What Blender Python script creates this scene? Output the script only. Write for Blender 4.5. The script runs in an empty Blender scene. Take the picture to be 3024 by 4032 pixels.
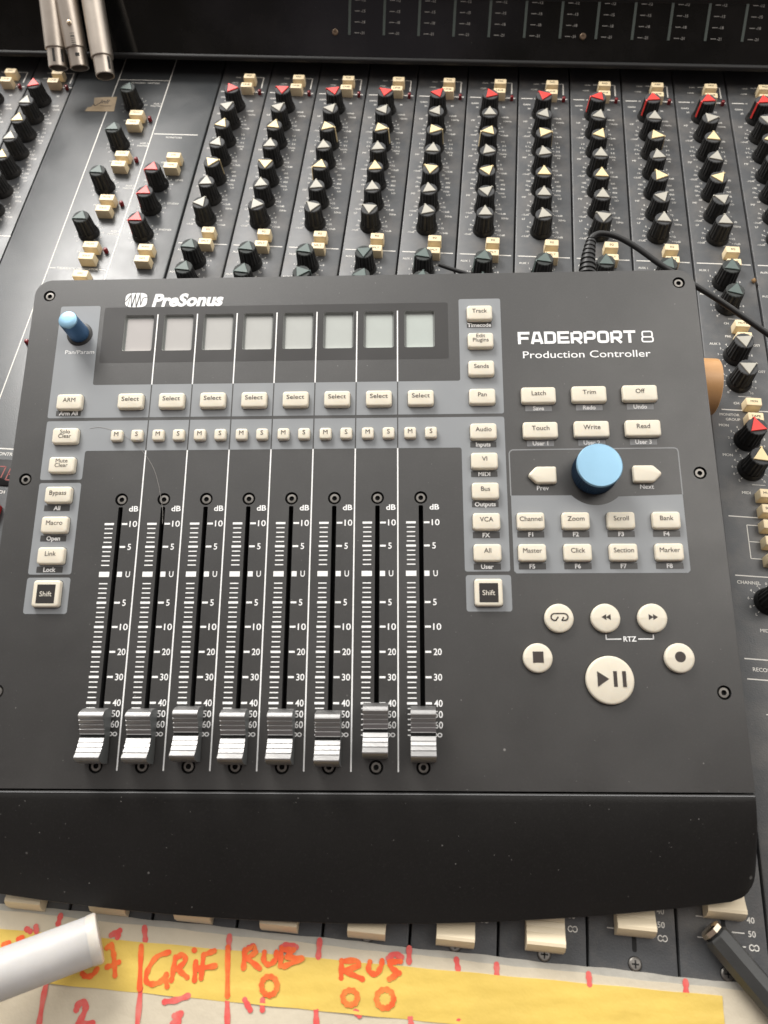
import bpy, bmesh, math, random
from mathutils import Vector, Matrix, geometry
random.seed(7)
R = math.radians
S = 0.01                       # 1 blender unit = 100 mm; everything below is written in millimetres
scene = bpy.context.scene
COL = scene.collection

# ------------------------------------------------------------------ camera, world, lamps, exposure
cam_d = bpy.data.cameras.new('camera')
cam = bpy.data.objects.new('camera', cam_d); COL.objects.link(cam)
CR = Matrix(((0.99498667, -0.06478349, 0.07618813), (0.09171233, 0.89486378, -0.43681537), (-0.03987958, 0.44161286, 0.89631897)))
U0, V0 = 130.0, 280.0
def W(u, v, w=0.0):            # console panel coordinates (u right, v towards the viewer, w up) -> world
    return Vector(((u - U0) * S, -(v - V0) * S, w * S))
cam.matrix_world = Matrix.Translation(W(187.69, 503.50, 370.46)) @ CR.to_4x4()
cam_d.sensor_fit = 'AUTO'; cam_d.sensor_width = 36.0; cam_d.lens = 36.0 * 3028 / 4032
cam_d.clip_start = 0.02; cam_d.clip_end = 200
cam_d.dof.use_dof = True; cam_d.dof.focus_distance = 4.0; cam_d.dof.aperture_fstop = 1.3
scene.camera = cam

world = bpy.data.worlds.new('World'); scene.world = world; world.use_nodes = True
wn = world.node_tree; bg = wn.nodes['Background']      # a room: pale ceiling and far wall, dim side behind the viewer
_tc = wn.nodes.new('ShaderNodeTexCoord'); _sx = wn.nodes.new('ShaderNodeSeparateXYZ'); wn.links.new(_tc.outputs['Generated'], _sx.inputs[0])
_mr = wn.nodes.new('ShaderNodeMapRange'); _mr.interpolation_type = 'SMOOTHSTEP'
_mr.inputs[1].default_value = -0.36; _mr.inputs[2].default_value = 0.55; wn.links.new(_sx.outputs[1], _mr.inputs[0])
_rp = wn.nodes.new('ShaderNodeValToRGB'); wn.links.new(_mr.outputs[0], _rp.inputs[0])
_rp.color_ramp.elements[0].color = (0.085, 0.070, 0.057, 1); _rp.color_ramp.elements[1].color = (1.0, 0.985, 0.955, 1)
_nz = wn.nodes.new('ShaderNodeTexNoise'); _nz.inputs['Scale'].default_value = 2.6; _nz.inputs['Detail'].default_value = 2.0; wn.links.new(_tc.outputs['Generated'], _nz.inputs['Vector'])
_nr = wn.nodes.new('ShaderNodeMapRange'); _nr.inputs[1].default_value = 0.53; _nr.inputs[2].default_value = 0.62; wn.links.new(_nz.outputs[0], _nr.inputs[0])
_ds = wn.nodes.new('ShaderNodeMapRange'); _ds.inputs[1].default_value = 0.1; _ds.inputs[2].default_value = -0.25; _ds.inputs[4].default_value = 0.8; wn.links.new(_sx.outputs[1], _ds.inputs[0])
_mm = wn.nodes.new('ShaderNodeMath'); _mm.operation = 'MULTIPLY'; wn.links.new(_nr.outputs[0], _mm.inputs[0]); wn.links.new(_ds.outputs[0], _mm.inputs[1])
_mx = wn.nodes.new('ShaderNodeMix'); _mx.data_type = 'RGBA'; wn.links.new(_mm.outputs[0], _mx.inputs[0]); wn.links.new(_rp.outputs[0], _mx.inputs[6]); _mx.inputs[7].default_value = (0.32, 0.28, 0.31, 1)   # noise blotches added to the unseen room, for soft reflections in the glass
wn.links.new(_mx.outputs[2], bg.inputs[0]); bg.inputs[1].default_value = 1.65

def area(name, loc, aim, sx, sy, power, col):
    d = bpy.data.lights.new(name, 'AREA'); d.shape = 'RECTANGLE'; d.size = sx; d.size_y = sy; d.energy = power; d.color = col
    o = bpy.data.objects.new(name, d); COL.objects.link(o); o.location = loc
    o.rotation_euler = (Vector(aim) - Vector(loc)).to_track_quat('-Z', 'Y').to_euler(); return o
area('window_light', (-7.5, 11.5, 11.0), (0, 0, 0), 7, 6, 3600, (1.0, 0.97, 0.93))
area('ceiling_light', (8.2, 2.6, 12.5), (1, -0.5, 0), 6, 6, 600, (1.0, 0.95, 0.88))

scene.view_settings.view_transform = 'Standard'; scene.view_settings.look = 'None'
scene.view_settings.exposure = 0.0; scene.view_settings.gamma = 1.0; scene.view_settings.use_curve_mapping = False
scene.cycles.use_denoising = True; scene.cycles.max_bounces = 6

# ------------------------------------------------------------------ materials
def mat(name, col, rough=0.5, metal=0.0, spec=0.5, var=0.0, vscale=3.0, bump=0.0, bscale=60.0, dust=0.0, dcol=(0.55, 0.53, 0.5),
        stain=None, stain_amt=0.0, stain_scale=2.0, rvar=0.0, coat=0.0, sub=0.0, trans=0.0, grain=0):
    m = bpy.data.materials.new(name); m.use_nodes = True
    nt = m.node_tree; N = nt.nodes; L = nt.links; b = N['Principled BSDF']
    b.inputs['Roughness'].default_value = rough; b.inputs['Metallic'].default_value = metal
    b.inputs['Specular IOR Level'].default_value = spec
    if coat: b.inputs['Coat Weight'].default_value = coat; b.inputs['Coat Roughness'].default_value = 0.15
    if sub:
        b.inputs['Subsurface Weight'].default_value = sub; b.inputs['Subsurface Radius'].default_value = (0.02, 0.015, 0.01); b.inputs['Subsurface Scale'].default_value = 1.0
    if trans: b.inputs['Transmission Weight'].default_value = trans
    tc = N.new('ShaderNodeTexCoord'); src = None
    rgb = N.new('ShaderNodeRGB'); rgb.outputs[0].default_value = (*col, 1); src = rgb.outputs[0]
    def noise(scale, detail=4.0, rough_=0.6):
        n = N.new('ShaderNodeTexNoise'); n.inputs['Scale'].default_value = scale; n.inputs['Detail'].default_value = detail
        n.inputs['Roughness'].default_value = rough_
        L.new(tc.outputs['Object'], n.inputs['Vector']); return n
    def mix(a, bcol, fac, mode='MIX'):
        x = N.new('ShaderNodeMix'); x.data_type = 'RGBA'; x.blend_type = mode
        if isinstance(fac, float): x.inputs[0].default_value = fac
        else: L.new(fac, x.inputs[0])
        L.new(a, x.inputs[6])
        if isinstance(bcol, tuple): x.inputs[7].default_value = (*bcol, 1)
        else: L.new(bcol, x.inputs[7])
        return x.outputs[2]
    def ramp(out, lo, hi, top=1.0):
        r = N.new('ShaderNodeMapRange'); r.inputs[1].default_value = lo; r.inputs[2].default_value = hi; r.inputs[4].default_value = top
        L.new(out, r.inputs[0]); return r.outputs[0]
    if var:
        n = noise(vscale)
        src = mix(src, tuple(c * (1 - var) for c in col), ramp(n.outputs[0], 0.35, 0.65))
    if stain:
        n = noise(stain_scale, 6.0, 0.65)
        src = mix(src, stain, ramp(n.outputs[0], 0.45, 0.72, stain_amt))
    if grain:
        n = noise(110.0, 3.0, 0.7)
        src = mix(src, tuple(c*0.55 for c in col), ramp(n.outputs[0], 0.42, 0.20)); src = mix(src, tuple(min(1, c*1.75 + .004) for c in col), ramp(n.outputs[0], 0.56, 0.80))
    if dust:
        v = N.new('ShaderNodeTexVoronoi'); v.inputs['Scale'].default_value = 14.0; v.inputs['Randomness'].default_value = 1.0
        L.new(tc.outputs['Object'], v.inputs['Vector'])
        n = noise(5.0)
        th = ramp(v.outputs['Color'], 0.80, 1.0, 0.16 * dust)
        c = N.new('ShaderNodeMath'); c.operation = 'LESS_THAN'; L.new(v.outputs['Distance'], c.inputs[0]); L.new(th, c.inputs[1])
        v2 = N.new('ShaderNodeTexVoronoi'); v2.inputs['Scale'].default_value = 55.0
        L.new(tc.outputs['Object'], v2.inputs['Vector'])
        th2 = ramp(v2.outputs['Color'], 0.72, 1.0, 0.2 * dust)
        c2 = N.new('ShaderNodeMath'); c2.operation = 'LESS_THAN'; L.new(v2.outputs['Distance'], c2.inputs[0]); L.new(th2, c2.inputs[1])
        mx = N.new('ShaderNodeMath'); mx.operation = 'MAXIMUM'; L.new(c.outputs[0], mx.inputs[0]); L.new(c2.outputs[0], mx.inputs[1])
        sc = N.new('ShaderNodeMath'); sc.operation = 'MULTIPLY'; L.new(mx.outputs[0], sc.inputs[0]); L.new(ramp(n.outputs[0], 0.3, 0.7, 0.42), sc.inputs[1])
        src = mix(src, dcol, sc.outputs[0])
    L.new(src, b.inputs['Base Color'])
    if rvar:
        n = noise(2.3, 5.0)
        r = N.new('ShaderNodeMapRange'); r.inputs[1].default_value = 0.3; r.inputs[2].default_value = 0.7
        r.inputs[3].default_value = max(0.02, rough - rvar); r.inputs[4].default_value = rough + rvar
        L.new(n.outputs[0], r.inputs[0]); L.new(r.outputs[0], b.inputs['Roughness'])
    if bump:
        n = noise(bscale, 3.0); bp = N.new('ShaderNodeBump'); bp.inputs['Strength'].default_value = bump; bp.inputs['Distance'].default_value = 0.01
        L.new(n.outputs[0], bp.inputs['Height']); L.new(bp.outputs[0], b.inputs['Normal'])
    return m
M = {}
M['plate'] = mat('charcoal_powder_coat', (0.020, 0.0188, 0.0176), 0.42, spec=0.88, var=0.12, vscale=2.0, bump=0.10, bscale=330, dust=0.8, rvar=0.06, stain=(0.05, 0.048, 0.045), stain_amt=0.4, stain_scale=1.3, grain=1)
M['window'] = mat('smoked_screen_window', (0.024, 0.022, 0.021), 0.34, spec=0.6, dust=0.5, rvar=0.05)
M['palm'] = mat('charcoal_palm_coat', (0.0085, 0.0078, 0.0072), 0.45, spec=0.30, var=0.15, vscale=2.0, bump=0.10, bscale=330, dust=1.1, rvar=0.05, grain=1)
M['gap'] = mat('black_gap', (0.006, 0.006, 0.006), 0.8)
M['panel'] = mat('grey_printed_panel', (0.235, 0.248, 0.26), 0.48, spec=0.7, var=0.06, vscale=2.5, bump=0.06, bscale=330, dust=0.35)
M['panel_line'] = mat('grey_print_and_glint', (0.23, 0.235, 0.24), 0.5)
M['white'] = mat('white_print', (0.84, 0.84, 0.83), 0.5)
M['plate_print'] = mat('charcoal_print', (0.020, 0.0188, 0.0176), 0.42, spec=0.88)
M['button'] = mat('cream_button_plastic', (0.70, 0.645, 0.53), 0.45, var=0.05, vscale=4, sub=0.25)
M['btext'] = mat('brown_button_print', (0.040, 0.030, 0.025), 0.6)
M['shift_face'] = mat('dark_button_print', (0.020, 0.017, 0.015), 0.55, spec=0.4)
M['shift_text'] = mat('cream_button_print', (0.62, 0.58, 0.5), 0.5)
M['lcd'] = mat('unlit_grey_screen', (0.50, 0.52, 0.49), 0.12, var=0.04, vscale=3)
for _i in range(8):                            # reflection tint, pinkish to greenish across the screens, put into base colour
    _t = _i/7; M['lcd%d' % _i] = mat('reflection_tinted_screen', (0.45 - .01*_t, 0.428 + .052*_t, 0.415 + .035*_t), 0.12, var=0.05, vscale=6)
M['lcd_edge'] = mat('screen_border', (0.22, 0.23, 0.22), 0.3)
M['lit_edge'] = mat('lit_window_edge', (0.78, 0.78, 0.74), 0.15)
M['blue'] = mat('blue_anodised_metal', (0.255, 0.43, 0.57), 0.46, metal=0.9, bump=0.06, bscale=200, rvar=0.05, var=0.06, vscale=4)
M['blue_side'] = mat('shaded_blue_anodised_metal', (0.018, 0.050, 0.105), 0.5, metal=0.6, bump=0.06, bscale=200)  # same blue metal, the knurled side's shade put into its colour
M['blue_pan'] = mat('shaded_blue_satin_side', (0.085, 0.19, 0.36), 0.45, metal=0.7)  # pan knob side in shade, darkened in the base colour
M['black'] = mat('black_plastic', (0.012, 0.012, 0.012), 0.45)
M['screw'] = mat('dark_steel_screw', (0.27, 0.255, 0.235), 0.42, metal=0.9, var=0.3, vscale=20)
M['silver'] = mat('brushed_silver_metal', (0.37, 0.365, 0.36), 0.44, metal=1.0, bump=0.08, bscale=90, rvar=0.06)
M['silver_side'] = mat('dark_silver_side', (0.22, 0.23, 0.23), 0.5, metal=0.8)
M['strip'] = mat('blue_grey_console_paint', (0.074, 0.077, 0.081), 0.44, spec=0.55, var=0.12, vscale=2.2, bump=0.15, bscale=120, stain=(0.17, 0.155, 0.14), stain_amt=0.5, stain_scale=4.5, dust=0.7, rvar=0.08)
M['master'] = mat('dark_console_paint', (0.048, 0.052, 0.055), 0.36, spec=0.65, var=0.12, vscale=2.0, bump=0.12, bscale=120, stain=(0.09, 0.09, 0.09), stain_amt=0.35, stain_scale=4.0, dust=0.3, rvar=0.08)
M['cprint'] = mat('console_white_print', (0.70, 0.68, 0.63), 0.6)
M['knob'] = mat('black_knob_plastic', (0.010, 0.010, 0.010), 0.42, spec=0.4, stain=(0.06, 0.055, 0.05), stain_amt=0.35, stain_scale=20)
M['cap_grey'] = mat('dusty_grey_knob_cap', (0.055, 0.057, 0.06), 0.7, spec=0.25, stain=(0.11, 0.107, 0.10), stain_amt=0.5, stain_scale=25)
M['cap_dark'] = mat('dusty_dark_knob_cap', (0.040, 0.045, 0.044), 0.7, spec=0.25, stain=(0.10, 0.10, 0.095), stain_amt=0.5, stain_scale=25)
M['p_red'] = mat('red_pointer', (0.78, 0.045, 0.035), 0.45)
M['p_grey'] = mat('stone_grey_pointer', (0.44, 0.42, 0.36), 0.5, var=0.1, vscale=15)
M['p_cream'] = mat('cream_yellow_pointer', (0.82, 0.66, 0.36), 0.45)
M['p_green'] = mat('grey_green_pointer', (0.085, 0.12, 0.11), 0.55, stain=(0.15, 0.16, 0.15), stain_amt=0.5, stain_scale=20)
M['key'] = mat('yellowed_cream_key', (0.84, 0.69, 0.44), 0.5, var=0.08, vscale=9)
M['key_text'] = mat('black_key_print', (0.06, 0.045, 0.03), 0.6)
M['led'] = mat('dark_red_lamp', (0.20, 0.012, 0.016), 0.25)
M['redkey'] = mat('red_key_plastic', (0.65, 0.03, 0.025), 0.4)
M['fadercap'] = mat('yellowed_cream_fader_cap', (0.74, 0.63, 0.45), 0.42, var=0.03, vscale=6)
M['glass'] = mat('smoked_meter_glass', (0.006, 0.006, 0.006), 0.06, spec=0.28, stain=(0.016, 0.015, 0.015), stain_amt=0.7, stain_scale=2.2, dust=0.5, rvar=0.03)
M['lip'] = mat('black_metal_lip', (0.014, 0.014, 0.014), 0.5, spec=0.35)
M['digit_glass'] = mat('dark_digit_window', (0.008, 0.007, 0.007), 0.45, spec=0.15)
M['meter_led'] = mat('unlit_meter_segments', (0.075, 0.095, 0.085), 0.4)
M['meter_print'] = mat('dim_meter_print', (0.30, 0.29, 0.27), 0.5)
M['digits'] = mat('dim_red_digit', (0.24, 0.025, 0.018), 0.4)
M['brass'] = mat('dull_brass_screw', (0.22, 0.16, 0.11), 0.4, metal=0.7)
M['nickel'] = mat('satin_nickel', (0.57, 0.51, 0.445), 0.45, metal=1.0, bump=0.04, bscale=60, var=0.1, vscale=6, rvar=0.06)
M['nickel_dark'] = mat('dark_socket', (0.03, 0.028, 0.026), 0.5)
M['rubber'] = mat('black_rubber', (0.013, 0.013, 0.013), 0.5, var=0.2, vscale=10)
M['tan'] = mat('tan_tape', (0.60, 0.33, 0.14), 0.42, var=0.12, vscale=5, bump=0.1, bscale=40)
M['white_tape'] = mat('off_white_tape', (0.60, 0.53, 0.405), 0.55, var=0.08, vscale=3, stain=(0.53, 0.46, 0.34), stain_amt=0.5, stain_scale=4, bump=0.35, bscale=14, dust=0.15, dcol=(0.12, 0.1, 0.08))
M['tape_under'] = mat('greyed_tape_layer', (0.42, 0.40, 0.35), 0.5, stain=(0.3, 0.29, 0.26), stain_amt=0.6, stain_scale=5, bump=0.3, bscale=20)
M['yellow'] = mat('yellow_tape', (0.73, 0.52, 0.11), 0.5, var=0.12, vscale=2.5, bump=0.3, bscale=12)
M['ink_orange'] = mat('orange_red_marker_ink', (0.80, 0.10, 0.018), 0.55, stain=(0.84, 0.27, 0.05), stain_amt=0.85, stain_scale=9)
M['ink_pink'] = mat('faded_red_marker_ink', (0.68, 0.085, 0.075), 0.55, stain=(0.66, 0.22, 0.18), stain_amt=0.8, stain_scale=14)
M['masking'] = mat('masking_tape', (0.50, 0.38, 0.24), 0.6, var=0.2, vscale=10)
M['tube'] = mat('white_plastic', (0.52, 0.505, 0.49), 0.45, sub=0.35, var=0.10, vscale=7, stain=(0.45, 0.43, 0.40), stain_amt=0.3, stain_scale=9)
M['tube_rim'] = mat('translucent_white_rim', (0.60, 0.56, 0.50), 0.3, sub=0.4)
M['pen'] = mat('black_pen_plastic', (0.030, 0.030, 0.029), 0.36, var=0.2, vscale=8, bump=0.08, bscale=60)
M['tip'] = mat('warm_polished_metal', (0.85, 0.72, 0.55), 0.18, metal=1.0)
M['crumb'] = mat('brown_crumb', (0.30, 0.18, 0.08), 0.8)
M['hair'] = mat('pale_hair', (0.34, 0.32, 0.30), 0.5)

# ------------------------------------------------------------------ mesh helpers (all in mm, y = away from the viewer)
_tcache = {}
_fc = bpy.data.curves.new('lettering', 'FONT'); _fo = bpy.data.objects.new('lettering', _fc); COL.objects.link(_fo)
_fc.resolution_u = 3
def glyphs(body, bold=0.0, space=1.0, line=1.0):
    if 'M' in body: bold = 0.0
    k = (body, bold, space, line)
    if k not in _tcache:
        _fc.body = body; _fc.size = 1.0; _fc.offset = bold; _fc.space_character = space; _fc.space_line = line
        _fc.align_x = 'CENTER' if '\n' in body else 'LEFT'
        dg = bpy.context.evaluated_depsgraph_get(); dg.update()
        me = bpy.data.meshes.new_from_object(_fo.evaluated_get(dg))
        vs = [(v.co.x, v.co.y) for v in me.vertices]; fs = [tuple(p.vertices) for p in me.polygons]
        bpy.data.meshes.remove(me); _tcache[k] = (vs, fs)
    return _tcache[k]
CAP = max(p[1] for p in glyphs('H')[0])

class MB:
    def __init__(s): s.v = []; s.f = []; s.m = []
    def face(s, pts, m=0):
        a = len(s.v); s.v.extend(pts); s.f.append(tuple(range(a, a + len(pts)))); s.m.append(m)
    def sheet(s, xy, z, m=0): s.face([(x, y, z) for x, y in xy], m)
    def loft(s, rings, m=0, cap0=True, cap1=True, closed=True, mcap=None):
        n = len(rings[0]); base = len(s.v)
        for r in rings: s.v.extend(r)
        for i in range(len(rings) - 1):
            for j in range(n if closed else n - 1):
                k = (j + 1) % n
                s.f.append((base + i*n + j, base + i*n + k, base + (i+1)*n + k, base + (i+1)*n + j)); s.m.append(m)
        if cap0: s.f.append(tuple(base + j for j in reversed(range(n)))); s.m.append(m)
        if cap1: s.f.append(tuple(base + (len(rings)-1)*n + j for j in range(n))); s.m.append(m if mcap is None else mcap)
    def box(s, x0, y0, z0, x1, y1, z1, m=0):
        s.loft([[(x0,y0,z),(x1,y0,z),(x1,y1,z),(x0,y1,z)] for z in (z0, z1)], m)
    def rect(s, x0, y0, x1, y1, z, m=0):
        s.face([(x0,y0,z),(x1,y0,z),(x1,y1,z),(x0,y1,z)], m)
    def lathe(s, prof, n=32, c=(0,0), m=0, cap0=True, cap1=True, flute=None, mcap=None):
        rings = []
        for r, z in prof:
            ring = []
            for j in range(n):
                rr = r * (flute[j % len(flute)] if flute else 1.0)
                a = 2*math.pi*j/n; ring.append((c[0]+rr*math.cos(a), c[1]+rr*math.sin(a), z))
            rings.append(ring)
        s.loft(rings, m, cap0, cap1, mcap=mcap)
    def line(s, p, q, w, z, m=0):
        d = Vector((q[0]-p[0], q[1]-p[1])); l = d.length
        if l < 1e-6: return
        d /= l; nx, ny = -d.y*w/2, d.x*w/2
        s.face([(p[0]-nx,p[1]-ny,z),(q[0]-nx,q[1]-ny,z),(q[0]+nx,q[1]+ny,z),(p[0]+nx,p[1]+ny,z)], m)
    def ribbon(s, pts, w, z, m=0, zf=None):    # round ended stroke
        P = smooth(pts, 5) if len(pts) > 2 else [Vector(p) for p in pts]
        if len(P) == 2: P = [P[0].lerp(P[1], t/6) for t in range(7)]
        L_, R_ = [], []
        n = len(P)
        for i in range(n):
            t = (P[min(i+1,n-1)] - P[max(i-1,0)])
            if t.length < 1e-6: t = Vector((1,0))
            t.normalize(); ww = w/2*(0.88+0.16*math.sin(i*1.3+P[0].x))
            L_.append((P[i].x-t.y*ww, P[i].y+t.x*ww)); R_.append((P[i].x+t.y*ww, P[i].y-t.x*ww))
        s.rz = getattr(s, 'rz', 0) + 1; z += .012*(s.rz % 24)
        for i in range(n-1): s.sheet([R_[i],R_[i+1],L_[i+1],L_[i]], z + .010*i/n, m)
        for e_, q in enumerate((P[0], P[-1])): s.sheet([(q.x+w/2*0.92*math.cos(a*math.pi/5), q.y+w/2*0.92*math.sin(a*math.pi/5)) for a in range(10)], z-.008+.026*e_, m)
    def text(s, body, x, y, h, z, m=0, width=None, bold=0.0, shear=0.0, align='c', space=1.0, stretch=1.0, line=1.0, valign='c'):
        vs, fs = glyphs(body, bold, space, line)
        if not vs: return
        x0 = min(p[0] for p in vs); x1 = max(p[0] for p in vs); k = h / CAP
        kx = k*stretch if width is None else width/(x1-x0)
        ox = x - (x0+x1)/2*kx if align == 'c' else (x - x0*kx if align == 'l' else x - x1*kx)
        yb = y - h/2 if valign == 'c' else y
        if '\n' in body: yb = y - (min(p[1] for p in vs)+max(p[1] for p in vs))/2*k
        reps = (-1, 1) if ('M' in body and bold > .006) else (0,)
        for q in reps:
            a = len(s.v); s.v.extend((ox + px*kx + shear*py*k + q*bold*k*.8, yb + py*k, z + .006*q) for px, py in vs)
            for f in fs: s.f.append(tuple(a+i for i in f)); s.m.append(m)
    def tube(s, pts, r, n=10, m=0, cap=True):
        P = [Vector(p) for p in pts]; rings = []; up = None
        for i, p in enumerate(P):
            t = (P[min(i+1,len(P)-1)] - P[max(i-1,0)]).normalized()
            if up is None: up = t.orthogonal().normalized()
            up = (up - t*up.dot(t)).normalized(); sd = t.cross(up)
            rr = r[i] if isinstance(r, (list, tuple)) else r
            rings.append([tuple(p + (up*math.cos(2*math.pi*j/n) + sd*math.sin(2*math.pi*j/n))*rr) for j in range(n)])
        s.loft(rings, m, cap, cap)
    def holes(s, outer, hol, z, m=0):           # flat sheet with holes
        bm = bmesh.new(); ed = []
        for lp in [outer] + hol:
            vs = [bm.verts.new((x, y, 0)) for x, y in lp]
            for i in range(len(vs)): ed.append(bm.edges.new((vs[i], vs[(i+1) % len(vs)])))
        bmesh.ops.triangle_fill(bm, use_beauty=True, use_dissolve=False, edges=ed, normal=(0,0,1))
        bm.verts.index_update(); a = len(s.v)
        s.v.extend((v.co.x, v.co.y, z) for v in bm.verts)
        for f in bm.faces: s.f.append(tuple(a+v.index for v in f.verts)); s.m.append(m)
        bm.free()
    def mesh(s, name, mats, smooth_angle=35):
        me = bpy.data.meshes.new(name)
        me.from_pydata([(x*S, y*S, z*S) for x, y, z in s.v], [], s.f)
        for k in mats: me.materials.append(M[k])
        me.polygons.foreach_set('material_index', s.m)
        if smooth_angle:
            me.polygons.foreach_set('use_smooth', [k not in getattr(s, 'flat', ()) for k in s.m]); me.set_sharp_from_angle(angle=R(smooth_angle))
        me.update(); return me
    def build(s, name, mats, parent=None, loc=(0,0,0), rotz=0.0, smooth_angle=35):
        return put(name, s.mesh(name, mats, smooth_angle), parent, loc, rotz)
def put(name, me, parent=None, loc=(0,0,0), rotz=0.0):
    o = bpy.data.objects.new(name, me); COL.objects.link(o); o.parent = parent
    o.location = (loc[0]*S, loc[1]*S, loc[2]*S); o.rotation_euler = (0, 0, rotz); return o
def tag(o, label, cat, group=None):
    o['label'] = label; o['category'] = cat
    if group: o['group'] = group
    return o
def empty(name, mw, label, cat, group=None):
    o = bpy.data.objects.new(name, None); COL.objects.link(o); o.matrix_world = mw; o.empty_display_size = 0.1
    return tag(o, label, cat, group)
def smooth(pts, k=8):                           # catmull-rom
    P = [Vector(p) for p in pts]; out = []
    for i in range(len(P)-1):
        a, b, c, d = P[max(i-1,0)], P[i], P[i+1], P[min(i+2,len(P)-1)]
        for j in range(k):
            t = j/k; out.append(0.5*((2*b)+(c-a)*t+(2*a-5*b+4*c-d)*t*t+(3*b-a-3*c+d)*t**3))
    out.append(P[-1]); return out
def rr(u, v, w, h, r, n=4):                     # rounded rectangle outline, counter-clockwise, v towards the viewer
    pts = []; y = -v
    for cx, cy, a0 in ((u+w/2-r, y+h/2-r, 0), (u-w/2+r, y+h/2-r, 90), (u-w/2+r, y-h/2+r, 180), (u+w/2-r, y-h/2+r, 270)):
        for i in range(n+1):
            a = R(a0+90*i/n); pts.append((cx+r*math.cos(a), cy+r*math.sin(a)))
    return pts
def circ(u, v, r, n=20): return [(u+r*math.cos(2*math.pi*i/n), -v+r*math.sin(2*math.pi*i/n)) for i in range(n)]
def rounded(poly, r, n=4):                      # round the corners of a polygon given as (u,v)
    P = [Vector((u, -v)) for u, v in poly]; out = []
    for i in range(len(P)):
        a, b, c = P[i-1], P[i], P[(i+1) % len(P)]
        rr_ = min(r, (a-b).length*0.45, (c-b).length*0.45)
        p0 = b + (a-b).normalized()*rr_; p1 = b + (c-b).normalized()*rr_
        for k in range(n+1):
            t = k/n; q = p0*(1-t)**2 + b*2*t*(1-t) + p1*t*t; out.append((q.x, q.y))
    return out
YEL = [[(72.4,535.2),(75.3,550.5)],[(109.3,532.1),(112.3,549.5)],[(84.7,536.3),(79.9,538.5),(77.3,543.3),(77.3,547.2),(80.0,548.3),(83.4,547.1),(85.4,544.3)],[(85.4,544.3),(85.7,546.4),(86.6,548.5)],[(87.8,537.8),(88.0,544.0),(87.9,546.2)],[(87.9,538.5),(90.6,536.6),(92.3,538.7),(89.6,541.9)],[(89.6,541.9),(94.3,544.5)],[(96.8,538.7),(97.6,545.3)],[(95.5,534.6),(95.2,534.5)],[(99.6,535.8),(100.2,544.2)],[(99.6,535.9),(103.9,534.0)],[(97.9,541.1),(105.3,539.3)],[(116.7,532.4),(117.3,539.0)],[(116.7,532.8),(120.1,531.1),(121.5,532.8)],[(121.5,532.8),(118.2,535.3)],[(118.2,535.3),(124.0,538.4)],[(125.1,532.5),(125.4,535.6),(127.8,536.7),(130.1,534.7),(130.2,532.0)],[(132.1,530.4),(132.5,536.7)],[(132.2,530.9),(137.3,530.4)],[(137.3,530.4),(134.8,533.3)],[(134.8,533.3),(141.3,533.2)],[(141.3,533.2),(134.1,536.8)],[(132.3,543.9),(132.0,545.7),(130.7,547.1),(128.9,547.4),(127.1,546.7),(126.0,545.1),(125.9,543.2),(126.8,541.6),(128.6,540.9),(130.5,541.3),(131.9,542.7),(132.3,544.6)],[(157.8,532.5),(158.3,538.6)],[(157.8,532.7),(163.9,531.9),(165.1,533.6)],[(165.1,533.6),(159.2,535.9)],[(159.2,535.9),(167.2,538.2)],[(169.6,531.8),(169.4,534.9),(172.5,535.9),(174.3,533.1),(174.6,530.9)],[(182.3,530.4),(177.7,531.0)],[(177.7,531.0),(178.9,533.1),(182.1,534.6)],[(182.1,534.6),(178.2,537.1)],[(165.8,544.8),(165.4,546.4),(164.0,547.4),(162.1,547.6),(160.5,546.7),(159.8,545.2),(160.3,543.7),(161.9,542.7),(163.8,542.6),(165.3,543.6),(165.8,545.1)],[(180.5,543.8),(180.0,545.8),(178.3,547.1),(176.1,547.3),(174.3,546.2),(173.6,544.3),(174.2,542.3),(176.0,541.1),(178.2,541.0),(179.9,542.2),(180.6,544.2)],[(57.9,537.2),(59.5,535.8)],[(59.5,535.8),(61.2,538.8),(62.4,541.9),(63.9,546.8)],[(59.7,544.1),(62.2,543.1),(64.3,541.9)],[(49.9,547.4),(51.5,548.2),(54.1,547.7),(55.8,545.2)],[(13.1,540.2),(15.2,539.4)],[(18.9,537.6),(20.4,536.9)]]
WHT = [[(34.5,527.2),(34.3,530.5)],[(35.6,549.0),(35.6,556.1),(36.6,566.5)],[(72.1,528.3),(73.6,533.0)],[(75.6,550.0),(77.3,563.6)],[(109.2,528.1),(109.7,533.0)],[(112.1,549.1),(114.2,560.0)],[(147.7,526.0),(147.9,532.1)],[(149.1,549.0),(150.3,556.5)],[(50.7,560.2),(51.4,557.8),(54.0,557.8),(54.3,560.7),(52.8,565.0)],[(52.8,565.0),(58.8,564.1)],[(91.3,561.8),(94.4,557.3)],[(94.4,557.3),(91.7,558.4)],[(93.9,557.3),(93.8,562.0)],[(86.6,554.0),(91.4,552.9),(96.1,550.9)],[(119.7,550.1),(122.5,553.3)],[(127.0,549.4),(127.5,552.8)],[(58.5,532.4),(61.8,530.4)],[(61.8,530.4),(61.4,533.0)],[(21.2,533.6),(23.1,534.3)],[(25.0,532.3),(25.8,534.1)],[(132.0,530.0),(134.4,528.9),(138.2,529.4)],[(177.1,529.8),(179.5,528.0),(182.6,528.8)],[(118.1,531.5),(120.0,530.7)],[(205.3,527.5),(206.2,531.0)],[(221.9,527.8),(222.1,531.3)],[(259.4,527.6),(259.7,531.2)],[(298.3,526.5),(298.2,530.5)],[(185.5,525.3),(185.8,530.3)],[(187.8,549.8),(188.6,553.1)],[(207.4,549.1),(208.0,551.2)],[(165.5,549.8),(167.2,550.9)]]
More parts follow.
